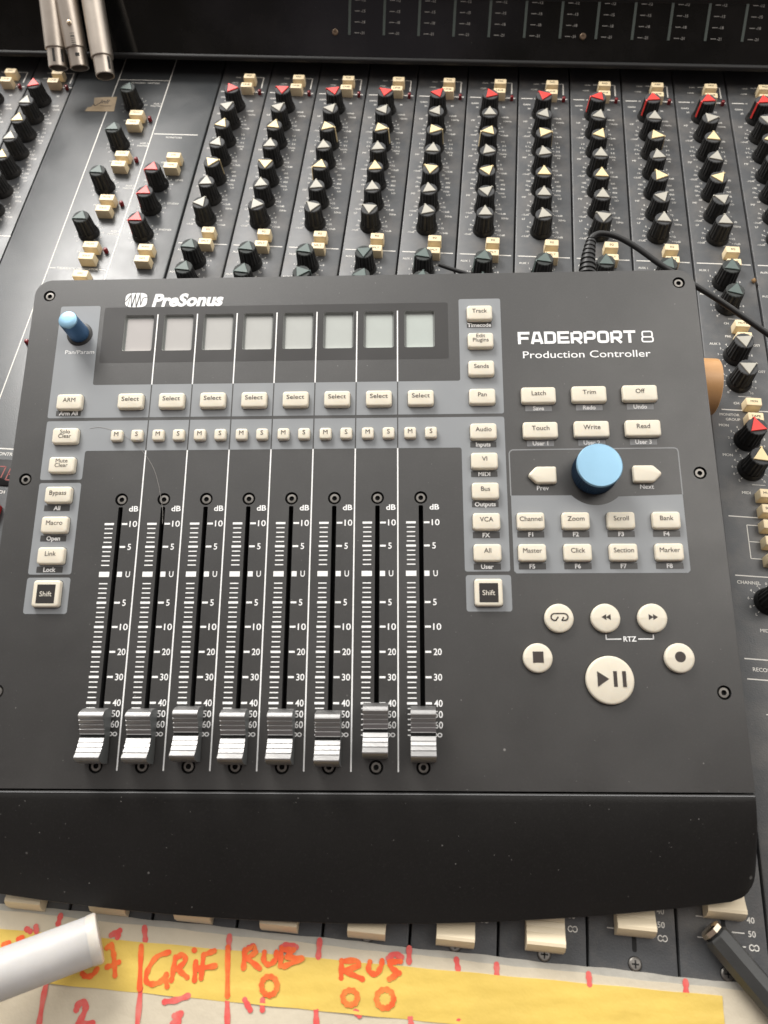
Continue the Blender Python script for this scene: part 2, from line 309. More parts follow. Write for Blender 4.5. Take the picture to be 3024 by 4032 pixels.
# ------------------------------------------------------------------ mixing console (large structure of the scene)
console = empty('mixing_console', Matrix.Translation(W(U0, V0, 0)), 'blue grey mixing console full of knobs lying under the black fader controller', 'mixing console')
Pt = 37.0
def cl(u, v, w=0.0): return (u - U0, V0 - v, w)

b = MB(); b.box(-330, -420, -22, 330, 352, -7, 0); b.build('chassis', ['gap'], console)

def strip_panel(full):
    b = MB()
    x0, x1, y0, y1 = 0.45, 36.55, -660, 62
    for z in (0,):
        def ring(i, z): return [(x0+i, y0+i, z), (x1-i, y0+i, z), (x1-i, y1-i, z), (x0+i, y1-i, z)]
        b.loft([ring(0, -6.9), ring(0, -0.9), ring(0.25, -0.3), ring(0.8, 0)], 0, True, True)
    Z = 0.05
    T = lambda s, u, v, h=1.4, **k: b.text(s, u, -v, h, Z, 1, bold=0.012, **k)
    Ln = lambda u0, v0, u1, v1, w=0.5: b.line((u0, -v0), (u1, -v1), w, Z, 1)
    T('PEAK', 13.1, -32.5, 1.2); T('+20dB', 11.5, -26.5, 1.2); Ln(2.4, -16.3, 10.3, -16.3, .8); Ln(27.8, -16.3, 35, -16.3, .8); T('10', 12.2, -16.3, 1.3)
    Ln(17, -33, 32.3, -33, .6); Ln(32.3, -33, 32.3, -21, .9)
    T('GAIN', 6.2, -9.8, 1.5); T('30', 8, -5.5); T('50', 27.0, -6.2); T('20', 9.4, 4.5); T('+60dB', 28, 4.6); T('HF', 5.6, 8.4, 1.6); T('12kHz', 30, 8.8, 1.5)
    def tick(cu, cv, u, v, a=7.5, c=8.9):
        d = Vector((u-cu, v-cv)).normalized(); Ln(cu+d.x*a, cv+d.y*a, cu+d.x*c, cv+d.y*c, .35)
    cu = 16.7
    for cv in (19.5, 57.3, 95.2, 114.3):
        for dv, ul, ur, s in ((-8.2, 9.8, 24.9, '6'), (-4.2, 8.2, 26.4, '9'), (0, 7.9, 27.0, '12'), (4.2, 6.4, 28.0, '15dB')):
            T(('-' if s == '15dB' else '')+s, ul, cv+dv, 1.4); T(('+' if s == '15dB' else '')+s, ur, cv+dv, 1.4)
            tick(cu, cv, ul+2.0, cv+dv*.8); tick(cu, cv, ur-2.0, cv+dv*.8)
    for cv, l, r_ in ((38.2, ('1·0', '0·7', '0·5', '0·4'), ('2·0', '3·5', '5·5', '10kHz')), (76.2, ('100', '70', '60', '50'), ('300', '400', '850', '1kHz'))):
        for i in range(4):
            dv = (-8.1, -4.0, .3, 4.3)[i]
            T(l[i], (8.3, 7.2, 7.5, 9.3)[i], cv+dv, 1.4); T(r_[i], (27.2, 28.2, 28.2, 27.6)[i], cv+dv, 1.4)
            tick(cu, cv, (8.3, 7.2, 7.5, 9.3)[i]+2, cv+dv*.8); tick(cu, cv, 26, cv+dv*.8)
    T('MF', 5.5, 45.2, 1.6); T('HI', 28.6, 45.1); T('MF', 5.5, 83.3, 1.6); T('LO', 29.1, 83.7); T('LF', 5.5, 103.2, 1.6); T('50Hz', 30.3, 103.4, 1.5)
    T('15', 11, 65); T('20', 24.7, 64.8)
    Ln(17.3, 118.9, 17.3, 120.6, .4); Ln(17.3, 120.6, 23.8, 120.6, .4); Ln(23.8, 120.6, 23.8, 122, .4)
    Ln(2.3, 135.8, 35, 135.8, .7)
    def pot(cv, cu=17.4):
        for i in range(11):
            a = R(-137 + 27.4*i); u, v = cu+9.6*math.sin(a), cv-9.6*math.cos(a)
            if 3 < abs(i-5) or abs(i-5) > 0: T(str(i), u, v, 1.3)
            tick(cu, cv, u, v, 7.4, 8.3)
    pot(151.5); pot(170.5); T('AUX 1', 6, 141.6, 1.5); T('AUX 2', 5, 160.8, 1.5)
    if full:
        Ln(17, 179.5, 24, 179.5, .35); T('CH', 15.5, 183, 1.4); T('PRE', 15.6, 192.8, 1.5); T('POST', 30.8, 198.6, 1.5); T('AUX 3', 7.4, 198.7, 1.5); pot(207.5, 18.2); pot(226, 18.2); T('POST', 31.5, 217.5, 1.5)
        Ln(17, 235.6, 24, 235.6, .35); T('CH', 15.4, 240.3, 1.5); Ln(6.8, 245, 35, 245, .7); T('MONITOR', 10.8, 248.3, 1.6); T('GROUP', 12.4, 251.4, 1.6); T('MON', 7.0, 255.5, 1.6); pot(264.8, 18.4); T('MON', 7.2, 274.7, 1.6); T('VCF', 31, 257, 1.5)
        for i, s in enumerate(('L', '8', '6', '4', '2', '0', '2', '4', '6', '8', 'R')):
            for cv in (283.2, 358.8):
                a = R(-137+27.4*i); T(s, 18.4+9.6*math.sin(a), cv-9.6*math.cos(a), 1.3); tick(18.4, cv, 18.4+math.sin(a), cv-math.cos(a), 7.4, 8.3)
        Ln(18, 292.5, 25, 292.5, .35); T('MIDI', 14.5, 297.6, 1.6)
        Ln(3.8, 312.1, 35, 312.3, .6)
        Ln(12.6, 316.8, 18.6, 316.8, .45); Ln(12.6, 316.8, 12.6, 335.8, .45); Ln(12.6, 326.3, 18.6, 326.3, .45); Ln(12.6, 335.8, 18.6, 335.8, .45)
        Ln(3.7, 345.6, 35, 345.6, .6); T('CHANNEL', 10, 349.2, 1.7); T('MIDI', 15, 374, 1.7); Ln(3.5, 388.8, 35, 388.8, .6); T('RECORD', 12, 393.8, 1.8); Ln(3.7, 398.7, 35, 398.7, .6)
        for i, v in enumerate((415, 424.6, 434, 443, 452)): Ln(10.5, v, 17, v, .5)
    # the fader scale near the front edge
    for v, s in ((489, '30'), (497.5, '30') if False else (501.8, '40'), (506.9, '50'), (511.9, '∞')):
        Ln(22.5 if s != '∞' else 26, v, 27.6, v, .45)
        if s == '∞':
            for du in (30.0, 31.9): b.loft([[(du+1.15*k*math.cos(t*math.pi/6), -v+1.25*k*math.sin(t*math.pi/6), Z) for t in range(12)] for k in (1, .68)], 1, False, False)
        else: T(s, 30.6, v, 2.2)
    for v in (492.5, 502.2, 510): Ln(8.2, v, 12, v, .4)
    b.sheet(rr(19.2, 478, 1.9, 80, .8), Z*.6, 2)
    b.sheet(circ(19.1, 522.3, 2.9, 20), Z*.6, 2)
    return b.mesh('strip_panel', ['strip', 'cprint', 'gap'], 30)
panel_short, panel_full = strip_panel(False), strip_panel(True)

def knob_mesh(name, cap, ptr, hgt=14.2):
    b = MB(); n = 36; fl = [1.0, 0.93]
    b.lathe([(7.15, 0), (7.15, .9), (6.75, 2.2), (6.35, 3.2)], n, m=0, cap1=False)
    b.lathe([(6.35, 3.2), (6.15, 3.6), (5.55, hgt-.4)], n, m=0, cap0=False, cap1=False, flute=fl)
    b.lathe([(5.55, hgt-.4), (5.5, hgt), (5.15, hgt+.35)], n, m=1, cap0=False, cap1=True, flute=[1, .95])
    def tri(r, z, k=1.0): return [(0, 5.45*r, z), (-4.3*k*r, -2.75*r, z), (4.3*k*r, -2.75*r, z)]
    b.loft([list(reversed(tri(1, hgt+.3))), list(reversed(tri(1, hgt+1.0))), list(reversed(tri(.93, hgt+1.15)))], 2, False, True)
    b.loft([[( .62, 5.2, hgt+1.0), (-.62, 5.2, hgt+1.0), (-.62, 5.75, hgt+.7), (.62, 5.75, hgt+.7)], [(.62, 5.2, 3.6), (-.62, 5.2, 3.6), (-.62, 6.45, 3.6), (.62, 6.45, 3.6)]], 2, True, True)
    return b.mesh(name, ['knob', cap, ptr], 28)
KM = {'red': knob_mesh('gain_knob', 'cap_grey', 'p_red'), 'grey': knob_mesh('eq_knob', 'cap_grey', 'p_grey'), 'cream': knob_mesh('eq_knob', 'cap_grey', 'p_cream'),
      'green': knob_mesh('aux_knob', 'cap_dark', 'p_green'), 'gdark': knob_mesh('aux_knob', 'cap_grey', 'p_grey')}
KL = {'red': 'bright red', 'grey': 'stone grey', 'cream': 'cream yellow', 'green': 'grey green', 'gdark': 'pale grey'}
def knob(name, kind, u, v, deg, parent):
    q = put(name, KM[kind], parent, (u, -v, 0.05), R(-deg)); q['label'] = 'fluted black knob with %s pointer' % KL[kind]; return q

_km = {}
def key_mesh(txt, w=8.3, d=5.0, h=6.4):
    k = (txt, w, d, h)
    if k not in _km:
        b = MB(); ring = lambda i, z: [(x, y, z) for x, y in rr(0, 0, w-2*i, d-2*i, .35, 2)]
        b.loft([ring(-.25, 0), ring(0, h-.35), ring(.12, h-.1), ring(.4, h)], 0)
        if txt: b.text(txt, 0, .1, 1.35, h+.06, 1, bold=.02, width=min(w*.62, 1.25*len(txt)))
        _km[k] = b.mesh('push_key', ['key', 'key_text'], 30)
    return _km[k]
def key(txt, u, v, parent, w=8.3, d=5.0, h=6.4): return put('push_key', key_mesh(txt, w, d, h), parent, (u, -v, 0.05))
def lamp_mesh():
    b = MB(); b.loft([[(x, y, z) for x, y in rr(0, 0, 2.3-i, 2.6-i, .5, 3)] for z, i in ((0, 0), (2.6, 0), (3.1, .4), (3.3, 1))], 0); return b.mesh('peak_lamp', ['led'], 40)
LM = lamp_mesh()

def cap_profile(L, Hr, Hc, foot=1.2):          # side outline (v', w) of a saddle shaped fader cap
    return None
def console_cap():
    b = MB(); prof = [(12.2, .6), (11.9, 5.0), (10.6, 7.8), (9.0, 8.2), (6.8, 7.4), (6.5, 7.1), (4.6, 6.5), (4.3, 6.25), (2.4, 5.8), (2.1, 5.6), (.4, 5.3), (.25, 5.0), (-.25, 5.0), (-.4, 5.3), (-2.4, 5.6), (-2.7, 5.8), (-4.6, 6.3), (-4.9, 6.55), (-6.8, 7.4), (-8.0, 8.0), (-9.2, 7.9), (-11.0, 5.2), (-12.0, .6)]
    b.loft([[(x*k, y, z) for y, z in prof] for x, k in ((-7.9, 1), (7.9, 1))], 0); return b.mesh('fader_cap', ['fadercap'], 22)
CCM = console_cap()
b = MB(); b.lathe([(2.6, 0), (2.6, .5), (2.1, .9), (.1, .95)], 20); b.box(-1.5, -.3, .9, 1.5, .3, 1.0, 1); b.box(-.3, -1.5, .9, .3, 1.5, 1.0, 1); CSM = b.mesh('cross_screw', ['screw', 'gap'], 30)

def scr_ang(deg, k):                           # the dials were read against the picture's vertical: turn that into the strip's own
    t = math.tan(R(15.6 - 2.45*k)); a = R(deg)
    return math.degrees(math.atan2(math.sin(a) - t*math.cos(a), math.cos(a)/.82))
GA = {0: -27, 1: -65, 2: -77, 3: -55, 4: 45, 5: -22, 6: -50, 7: -95, 8: -120, 9: -120, 10: -122, -4: 8, -5: 10}
EQ = {  # HF, HF gain, MF, MF gain, LO, LO gain, LF
    0: (57, 30, 27, 76, 10, 10, 40), 1: (51, 21, 9, -65, 0, 0, -25), 2: (45, 96, 0, -110, 0, 0, -50), 3: (38, 97, 0, 0, 0, 0, -62), 4: (32, 92, 8, -58, -8, -15, -15),
    5: (0, -98, -18, 48, 52, 0, 0), 6: (25, 85, -15, 0, 0, 0, -15), 7: (15, 25, 0, 0, 0, 0, -60), 8: (0, 98, -14, -35, 46, 0, 0), 9: (85, 0, 10, 42, -72, 0, -5), 10: (60, 12, 0, 0, 0, 0, 0),
    -4: (25, 20, 18, 15, 10, 10, 10), -5: (20, 15, 10, 10, 10, 10, 10)}
AX = {0: -108, 1: -108, 2: -107, 3: 62, 4: -106, 5: -108, 6: -107, 7: 0, 8: 25, 9: 2, 10: 5}
ROWS = (19.5, 38.3, 57.3, 76.2, 95.2, 114.3)
for k in (-5, -4) + tuple(range(0, 11)):
    st = put('channel_strip', panel_full if k == 9 else panel_short, console, (k*Pt + .4 - U0, V0, 0))
    x = 16.7
    knob('gain_knob', 'red', x, .4, scr_ang(GA[k], k), st)
    e = EQ[k]
    for i, v in enumerate(ROWS):
        if k == -5 and i < 1: continue
        if k == -5 and i > 1: continue
        knob('eq_knob', 'cream' if i in (1, 3) else 'grey', x, v, scr_ang((e[0], e[1], e[2], e[3], e[4], e[6])[i], k), st)
    dx = -1.0 if k < 0 else 0
    key('PAD', 23.7, -25.6, st); key('LINE', 23.2, -15.6, st); put('peak_lamp', LM, st, (32.3, 14.2, .05))
    if k >= 0:
        key('EQ', 22.8, 129.6, st); key('SPLT', 22.6, 139.8, st)
        knob('aux_knob', 'green', x + .3, 151.6, scr_ang(AX[k], k), st)
        if k in (0, 1, 2, 3, 4, 5, 9, 10): knob('aux_knob', 'green', x + .5, 170.2, scr_ang({0: -108, 1: -108, 2: 82, 3: -100, 4: 15, 5: 0, 9: 12, 10: 0}[k], k), st)
    if k == 9:
        key('MUTE', 22.3, 187.8, st); key('POST', 22.6, 196.8, st)
        knob('aux_knob', 'gdark', 18.2, 207.3, 55, st); knob('aux_knob', 'gdark', 18.2, 226.0, 60, st)
        key('MON', 22.4, 243.0, st); key('TAPE', 22.3, 252.8, st)
        knob('monitor_knob', 'red', 18.4, 264.8, -12, st); knob('pan_knob', 'cream', 18.4, 283.2, 5, st)
        key('MUTE', 23.0, 300.6, st); key('SOLO', 23.0, 309.6, st)
        for v in (318.5, 327.8, 337.6): key('', 22.6, v, st)
        knob('pan_knob', 'grey', 18.4, 358.8, 10, st)
    if k >= -1:
        v = {0: 514.5, 1: 513.0, 2: 512.5, 3: 512.5, 4: 511.8, 5: 511.2, 6: 509.6, 7: 500.4, 8: 490.6}.get(k)
        if v is not None:
            put('fader_cap', CCM, st, (18.9, -v, .05))
            put('cross_screw', CSM, st, (19.1, -522.3, .05))

# master section between the channels
b = MB()
xa, xb = -113.8, -0.3
ring = lambda i, z: [(xa+i, -660+i, z), (xb-i, -660+i, z), (xb-i, 60-i, z), (xa+i, 60-i, z)]
b.loft([ring(0, -6.9), ring(0, -.9), ring(.3, -.3), ring(.9, 0)], 0)
Z = .05
T = lambda s, u, v, h=1.6, **k: b.text(s, u, -v, h, Z, 1, bold=.012, **k)
Ln = lambda u0, v0, u1, v1, w=.6: b.line((u0, -v0), (u1, -v1), w, Z, 1)
Ln(-78.6, -60, -78.6, 295, .7); Ln(-38.7, -60, -38.7, 240, .7)
Ln(-78.2, -27, -39.2, -27); T('AUXILIARY  MASTERS', -57, -23.8, 1.5, width=22)
Ln(-37.5, 31.9, -5.2, 31.9, .8); T('MONITORS', -22, 35.2, 1.6)
Ln(-77.8, 161.8, -73.6, 161.8); Ln(-44.5, 161.8, -40, 161.8); T('TALKBACK OSCILLATOR', -59, 161.8, 1.7, width=28)
for i in range(4):
    cv = 2.3 + 42.8*i
    T('AUX %d' % (i+1), -39.8 - 2.6, cv - 3, 1.5); T('MASTER', -43, cv - .4 , 1.5); T('MIDI', -61.5, cv+16.4, 1.3)
    for j in range(11):
        a = R(-137+27.4*j); u, v = -59.5+9.5*math.sin(a), cv-9.5*math.cos(a)
        if 1: T(str(j), u, v, 1.2)
        Ln(-59.5+7.4*math.sin(a), cv-7.4*math.cos(a), -59.5+8.4*math.sin(a), cv-8.4*math.cos(a), .3)
for cv, s in ((83.5, 'LEVEL'), (106, 'STUDIO'), (130.2, 'PHONES')):
    T(s, -8.6, cv-5.5, 1.5)
    for j in range(11):
        a = R(-137+27.4*j); T(str(j), -22.4+9.5*math.sin(a), cv-9.5*math.cos(a), 1.2); Ln(-22.4+7.4*math.sin(a), cv-7.4*math.cos(a), -22.4+8.4*math.sin(a), cv-8.4*math.cos(a), .3)
T('SOLO', -31, 79, 1.4); T('STEREO', -22.5, 61, 1.3)
Ln(-78, 298.5, -50, 298.3, .8); T('CONTROL', -62, 301.8, 2.0); T('PATCH', -60, 326, 1.9); T('MIDI', -56, 350.2, 1.8)
msec = b.build('master_section', ['master', 'cprint'], console, (-U0, V0, 0), smooth_angle=30)
for i in range(4):
    cv = 42.8*i
    knob('aux_knob', 'green', -59.5, 2.3 + cv, (-112, -120, -115, -118)[i], msec)
    key('MUTE', -51.9, 18.0 + cv, msec, 9.8, 5.4); key('SOLO', -52.1, 28.0 + cv, msec, 9.8, 5.4); put('peak_lamp', LM, msec, (-43.3, -18.2 - cv, .05))
for v, a in ((83.5, -118), (106, -120), (130.2, -119)): knob('monitor_knob', 'red', -22.4, v, a, msec)
for s, u, v in (('2TR', -14.9, 61.0), ('TAPE', -14.9, 70.8), ('MONO', -15.0, 146.8), ('DIM', -15.0, 156.6), ('OSC', -51.9, 171.4), ('', -52.2, 181.0)): key(s, u, v, msec, 9.6, 5.4)
put('peak_lamp', LM, msec, (-73.5, -223.5, .05))
b = MB(); b.loft([[(x, y, z) for x, y in rr(0, 0, 34-i, 16.5-i, .8)] for z, i in ((0, 0), (.5, 0), (.7, .6))], 0); scr = b.build('digit_display', ['digit_glass'], msec, (-68, -314, .05))
def seg(b, s, x, y, h):
    w, t = h*.5, h*.1
    g = {'a': (0, h, w, h), 'b': (w, h, w, h/2), 'c': (w, h/2, w, 0), 'd': (0, 0, w, 0), 'e': (0, h/2, 0, 0), 'f': (0, h, 0, h/2), 'g': (0, h/2, w, h/2)}
    for c in s:
        p = g[c]; sh = .12
        b.line((x+p[0]+p[1]*sh, y+p[1]), (x+p[2]+p[3]*sh, y+p[3]), t, .78, 0)
b = MB(); seg(b, 'abc', 4.0, -3.6, 7.2); seg(b, 'cdefg', 10.6, -4.6, 7.2); b.build('red_digit', ['digits'], msec, (-68, -314, .05))
put('push_key', key_mesh('', 13, 9, 5), msec, (-60.5, -340, .05)).data = (lambda: (lambda B: (B.loft([[(x, y, z) for x, y in rr(0, 0, 13-i, 10-i, .6)] for z, i in ((0, 0), (4.4, 0), (5, .8))], 0), B.mesh('red_key', ['redkey'], 30))[1])(MB()))()

# meter bridge
b = MB(); ca, sa = math.cos(R(45)), math.sin(R(45))
BV, BW = 36.0, 15.0
def bp(u, s, d=0.0): return (u - U0, V0 + BV + s*ca - d*sa, BW + s*sa + d*ca)     # s up the slope, d out of the glass
b.loft([[bp(u, s, d) for s, d in ((0.6, 0), (0.6, -6), (125, -6), (125, 0))] for u in (-230, 450)], 0)
bridge = b.build('meter_bridge', ['glass'], console)
b = MB(); b.loft([[(u - U0, V0 + y + BV, z + BW) for y, z in ((-1.6, -3.4), (-2.1, -2.9), (-2.1, -.9), (-1.7, -.3), (-1.0, .1), (.9, .3), (2.5, -3.4))] for u in (-230, 450)], 0); b.build('bridge_lip', ['lip'], bridge)
b = MB(); b.box(-360, V0 + 62, -6, 320, V0 + 70, 52, 0); b.build('bridge_back', ['lip'], bridge)
def on_glass(x, s, d=.12): return (x, s*ca - d*sa, s*sa + d*ca)
b = MB(); b.loft([[on_glass(x, s, d) for x, s in ((-.9, 14.4), (.9, 14.4), (.9, 72), (-.9, 72))] for d in (.08, .35)], 0, False, True); LAD = b.mesh('meter_ladder', ['meter_led'], 30)
b = MB()
for i in range(9):
    s = 15.8 + i*6.8
    b.face([on_glass(3.6, s-.22), on_glass(7.2, s-.22), on_glass(7.2, s+.22), on_glass(3.6, s+.22)], 0)
    vs, fs = glyphs('-%d' % (21 - 3*i) if i < 7 else '0', .015); a = len(b.v)
    b.v.extend(on_glass(7.9 + px*2.6, s + (py - CAP/2)*2.4) for px, py in vs)
    for f in fs: b.f.append(tuple(a+j for j in f)); b.m.append(0)
SCL = b.mesh('meter_scale', ['meter_print'], 0)
for i in range(12):
    put('meter_ladder', LAD, bridge, (98.0 + 25.05*i - U0, V0 + BV, BW)); put('meter_scale', SCL, bridge, (98.0 + 25.05*i - U0, V0 + BV, BW))
b = MB(); b.lathe([(2.2, 0), (2.2, .5), (1.7, .9), (.8, .9), (.7, .4)], 20, cap0=False); BS = b.mesh('panel_screw', ['brass'], 30)
for u in (87.6, 264.3):
    o = put('panel_screw', BS, bridge, bp(u, 15.9, .1)); o.rotation_euler = (R(45), 0, 0)
# ------------------------------------------------------------------ the fader controller lying on the console
CM = Matrix(((0.99656937, -0.07980743, 0.02191485), (0.08249407, 0.97916467, -0.18555669), (-0.00664944, 0.18672796, 0.98238916)))
CMW = Matrix.Translation(W(19.294, 258.769, 73.108)) @ CM.to_4x4()
def CW(u, v, w): return CMW @ Vector((u*S, -v*S, w*S))
ctrl = empty('fader_controller', CMW, 'charcoal eight fader audio controller with cream buttons and a big blue dial', 'audio controller')

UL, UR, VT, VC = -44.3, 287.0, -20.7, 224.2
FU = [10.6 + 20*k for k in range(8)]
outline = rounded([(UL, VC), (UR, VC), (UR, VT), (UL, VT)], 8.5, 7)
outline = [p for p in outline]
# square corners at the crease
body = [(UL, -VC), (UR, -VC)] + [(UR-8.5+8.5*math.cos(R(a)), -VT-8.5+8.5*math.sin(R(a))) for a in range(0, 91, 10)] + [(UL+8.5+8.5*math.cos(R(a)), -VT-8.5+8.5*math.sin(R(a))) for a in range(90, 181, 10)]
SCREWS = [(-36.7, -11.8), (279.2, -13.6), (-36.6, 86), (279.2, 85.4), (279, 184), (-36.7, 184), ] + [(u, 96.3) for u in FU] + [(u, 215.0) for u in FU]
DU = [10.8 + 20*k for k in range(8)]
hol = [rr(u, 9.75, 14.9, 19.8, 1.1) for u in DU] + [rr(u, 154.0, 2.1, 108, .5, 2) for u in FU] + [circ(u, v, 3.05, 20) for u, v in SCREWS]
b = MB()
b.holes(body, hol, 0, 0)
n = len(body)
b.loft([[(x, y, -.01) for x, y in body], [(x*1.0, y, -.6) for x, y in body], [(x, y, -3) for x, y in body]], 0, False, False)
cx, cy = (UL+UR)/2, -(VT+VC)/2
def inset(p, d): return (p[0] - d*(1 if p[0] > cx else -1), p[1] - d*(1 if p[1] > cy else -1))
def zb(y): t = (-y - VT)/(270 - VT); return -30*(1-t) - 12*t
b.loft([[(*inset(p, 1.0), -3) for p in body], [(*inset(p, 1.5), zb(p[1])) for p in body]], 1, False, True)
for h in hol[:8]: pass
for h in hol[8:16]: b.loft([[(x, y, -.005) for x, y in h], [(x, y, -9) for x, y in h]], 4, False, True)
for h in hol[16:]: b.loft([[(x, y, -.005) for x, y in h], [(x, y, -2.0) for x, y in h]], 4, False, True)
# printed panels
Z1, Z2, Z3 = .05, .1, .15
b.sheet(rounded([(-29.7, 55), (190.5, 55), (190.9, -6.3), (170.3, -6.3), (170.2, 37.8), (-9.2, 37.8), (-9.6, -5.6), (-29.9, -5.6)], 1.2), Z1, 2)
b.sheet(rounded([(-29.5, 86.4), (-9.3, 86.4), (-9.3, 72), (170, 72), (170.1, 131.2), (190.4, 131.2), (190.5, 56.6), (-29.6, 56.6)], 1.2), Z1, 2)
b.sheet(rr(-19.4, 109.9, 20.1, 43.9, 1.2), Z1, 2); b.sheet(rr(-19.4, 141.6, 20.1, 16.6, 1.2), Z1, 2); b.sheet(rr(180.5, 141, 20.2, 16.4, 1.2), Z1, 2)
arc = [(230.8+15.1*math.sin(R(a)), 85.5+15.1*math.cos(R(a))) for a in range(-47, 48, 5)]
b.sheet([(u, -v) for u, v in [(192.1, 95.8)]][:0] + rounded([(192, 132.1), (270.2, 132.1)], .01)[:0] + [(192.1, -131), (193.2, -132.1), (269.1, -132.1), (270.2, -131), (270.2, -95.7)] + [(u, -v) for u, v in reversed(arc)] + [(192.1, -95.7)], Z1, 2)
fr = [(192.1, 95.7), (192.1, 75.2), (192.6, 74), (193.8, 73.4), (268.6, 73.1), (269.8, 73.6), (270.2, 74.9), (270.2, 95.7)]
for p, q in zip(fr, fr[1:]): b.line((p[0], -p[1]), (q[0], -q[1]), .55, Z1, 5)
for k in range(1, 8):
    u = 20*k
    b.line((u, -37.9), (u, .4), .62, Z2, 3); b.line((u, -55.2), (u, -37.9), .55, Z2, 6); b.line((u, -72), (u, -56.4), .55, Z2, 6); b.line((u, -216.8), (u, -72), .62, Z2, 3)
# labels under keys
def lab(s, u, v, dark=True, w=12.2):
    b.sheet(rr(u, v, w, 2.9, .15, 1), Z2, 6 if dark else 5); b.text(s, u, -v, 1.95, Z3, 3, bold=.032)
for s, v in (('Arm All', 52.6), ('All', 100.3), ('Open', 114.9), ('Lock', 129.6)): lab(s, -19.6, v)
for s, v in (('Timecode', 8.2), ('Inputs', 70.6), ('MIDI', 85.2), ('Outputs', 99.8), ('FX', 114.4), ('User', 129.0)): lab(s, 180.2, v)
for i in range(4): lab('F%d' % (i+1), 200.3 + 20.3*i, 114.2); lab('F%d' % (i+5), 200.3 + 20.3*i, 128.9)
for i, (s, t) in enumerate((('Save', 'User 1'), ('Redo', 'User 2'), ('Undo', 'User 3'))): lab(s, 206.9 + 23.9*i, 52.6 - .15*i, False, 12.5); lab(t, 206.9 + 23.9*i, 70.3 - .15*i, False, 12.5)
tx = lambda s, u, v, h, m=3, z=Z3, **k: b.text(s, u, -v, h, z, m, **k)
tx('Pan/Param', -17.6, 19.9, 2.1, width=14.6, bold=.006); tx('Prev', 206.9, 92.2, 2.1, bold=.008); tx('Next', 254.4, 91.9, 2.1, bold=.008)
tx('RTZ', 241.0, 161.3, 2.1, bold=.02)
for p, q in (((230.8, 159.4), (230.8, 161.5)), ((230.55, 161.4), (237.3, 161.3)), ((244.6, 161.3), (251.4, 161.3)), ((251.2, 159.4), (251.2, 161.5))): b.line((p[0], -p[1]), (q[0], -q[1]), .5, Z2, 3)
# scales beside the fader slots
ROW = [(108.2, '10'), (119.1, '5'), (131.9, 'U'), (144.9, '5'), (155.8, '10'), (166.8, '20'), (177.7, '30'), (188.7, '40'), (193.3, '50'), (197.7, '60')]
for k in range(8):
    o = 20*k
    tx('dB', 16.8+o, 100.9, 2.5, width=4.4, bold=.02)
    for v, s in ROW:
        if s == 'U':
            b.rect(3.6+o, -v-1.2, 8.3+o, -v+1.2, Z2, 3); b.rect(11.9+o, -v-1.2, 14.2+o, -v+1.2, Z2, 3); tx('U', 16.9+o, v, 2.6, width=2.0, bold=.01); continue
        if s not in ('50', '60'):
            b.rect(3.8+o, -v-.5, 8.2+o, -v+.5, Z2, 3); b.rect(11.9+o, -v-.45, 14.5+o, -v+.45, Z2, 3)
        tx(s, (17.3 if len(s) > 1 else 16.4)+o, v, 2.75, width=3.6 if len(s) > 1 else 1.6, bold=.012)
    for v in (110.4, 112.6, 114.7, 116.9, 121.3, 123.4, 125.6, 127.7, 136.2, 138.4, 140.5, 142.7, 147.1, 149.3, 151.4, 153.6, 158.0, 160.2, 162.4, 164.6, 169.0, 171.2, 173.3, 175.5, 179.9, 182.1, 184.3, 186.5, 190.9, 193.2, 195.4, 197.6, 199.8, 201.9):
        b.rect(4.1+o, -v-.25, 7.9+o, -v+.25, Z2, 3)
    for du in (15.7, 17.7): b.loft([[(du+o+1.05*q*math.cos(t*math.pi/7), -201.8+.95*q*math.sin(t*math.pi/7), Z2) for t in range(14)] for q in (1, .55)], 3, False, False)
b.holes(rr(78.8, 10.7, 172.3, 30.6, 1.0), hol[:8], .03, 7)
b.build('face_plate', ['plate', 'palm', 'panel', 'white', 'gap', 'panel_line', 'plate_print', 'window'], ctrl, smooth_angle=30)

# product lettering
b = MB()
def sup(t):
    c, s_ = math.cos(t), math.sin(t); return (8.2+5.6*math.copysign(abs(c)**.55, c), 8.6+4.05*math.copysign(abs(s_)**.55, s_))
b.sheet([sup(2*math.pi*i/40) for i in range(40)], Z2, 0)
zig = [(2.0, 7.4), (3.2, 8.2), (5.4, 11.6), (6.0, 4.8), (7.6, 11.9), (8.4, 4.8), (9.9, 11.8), (10.6, 5.6), (11.6, 9.6), (14.2, 10.4)]
for p, q in zip(zig, zig[1:]): b.line(p, q, .42, Z3, 1)
for x in (4.6, 7.0, 9.3): b.line((x-.7, 4.3), (x+.9, 12.9), .28, Z3, 1)
b.text('PreSonus', 34.2, 5.0, 6.5, Z2, 0, width=35.5, bold=.045, shear=.2, valign='b')
b.build('maker_logo', ['white', 'plate_print'], ctrl, smooth_angle=0)
b = MB()
def bar(b, pts, w, closed=False):               # mitred flat stroke
    P = [Vector(p) for p in pts]; n = len(P); L_, R_ = [], []
    for i in range(n):
        a = (P[i] - P[i-1]) if (i > 0 or closed) else (P[1] - P[0]); c = (P[(i+1) % n] - P[i]) if (i < n-1 or closed) else a
        a = a.normalized(); c = c.normalized(); na = Vector((-a.y, a.x)); nc = Vector((-c.y, c.x)); m = (na + nc).normalized(); k = w/2/max(.4, m.dot(na))
        L_.append(P[i] + m*k); R_.append(P[i] - m*k)
    b.zz = getattr(b, 'zz', 0) + 1
    for i in range(n if closed else n-1):
        j = (i+1) % n; b.sheet([R_[i], R_[j], L_[j], L_[i]], Z2 + .015*(b.zz % 9), 0)
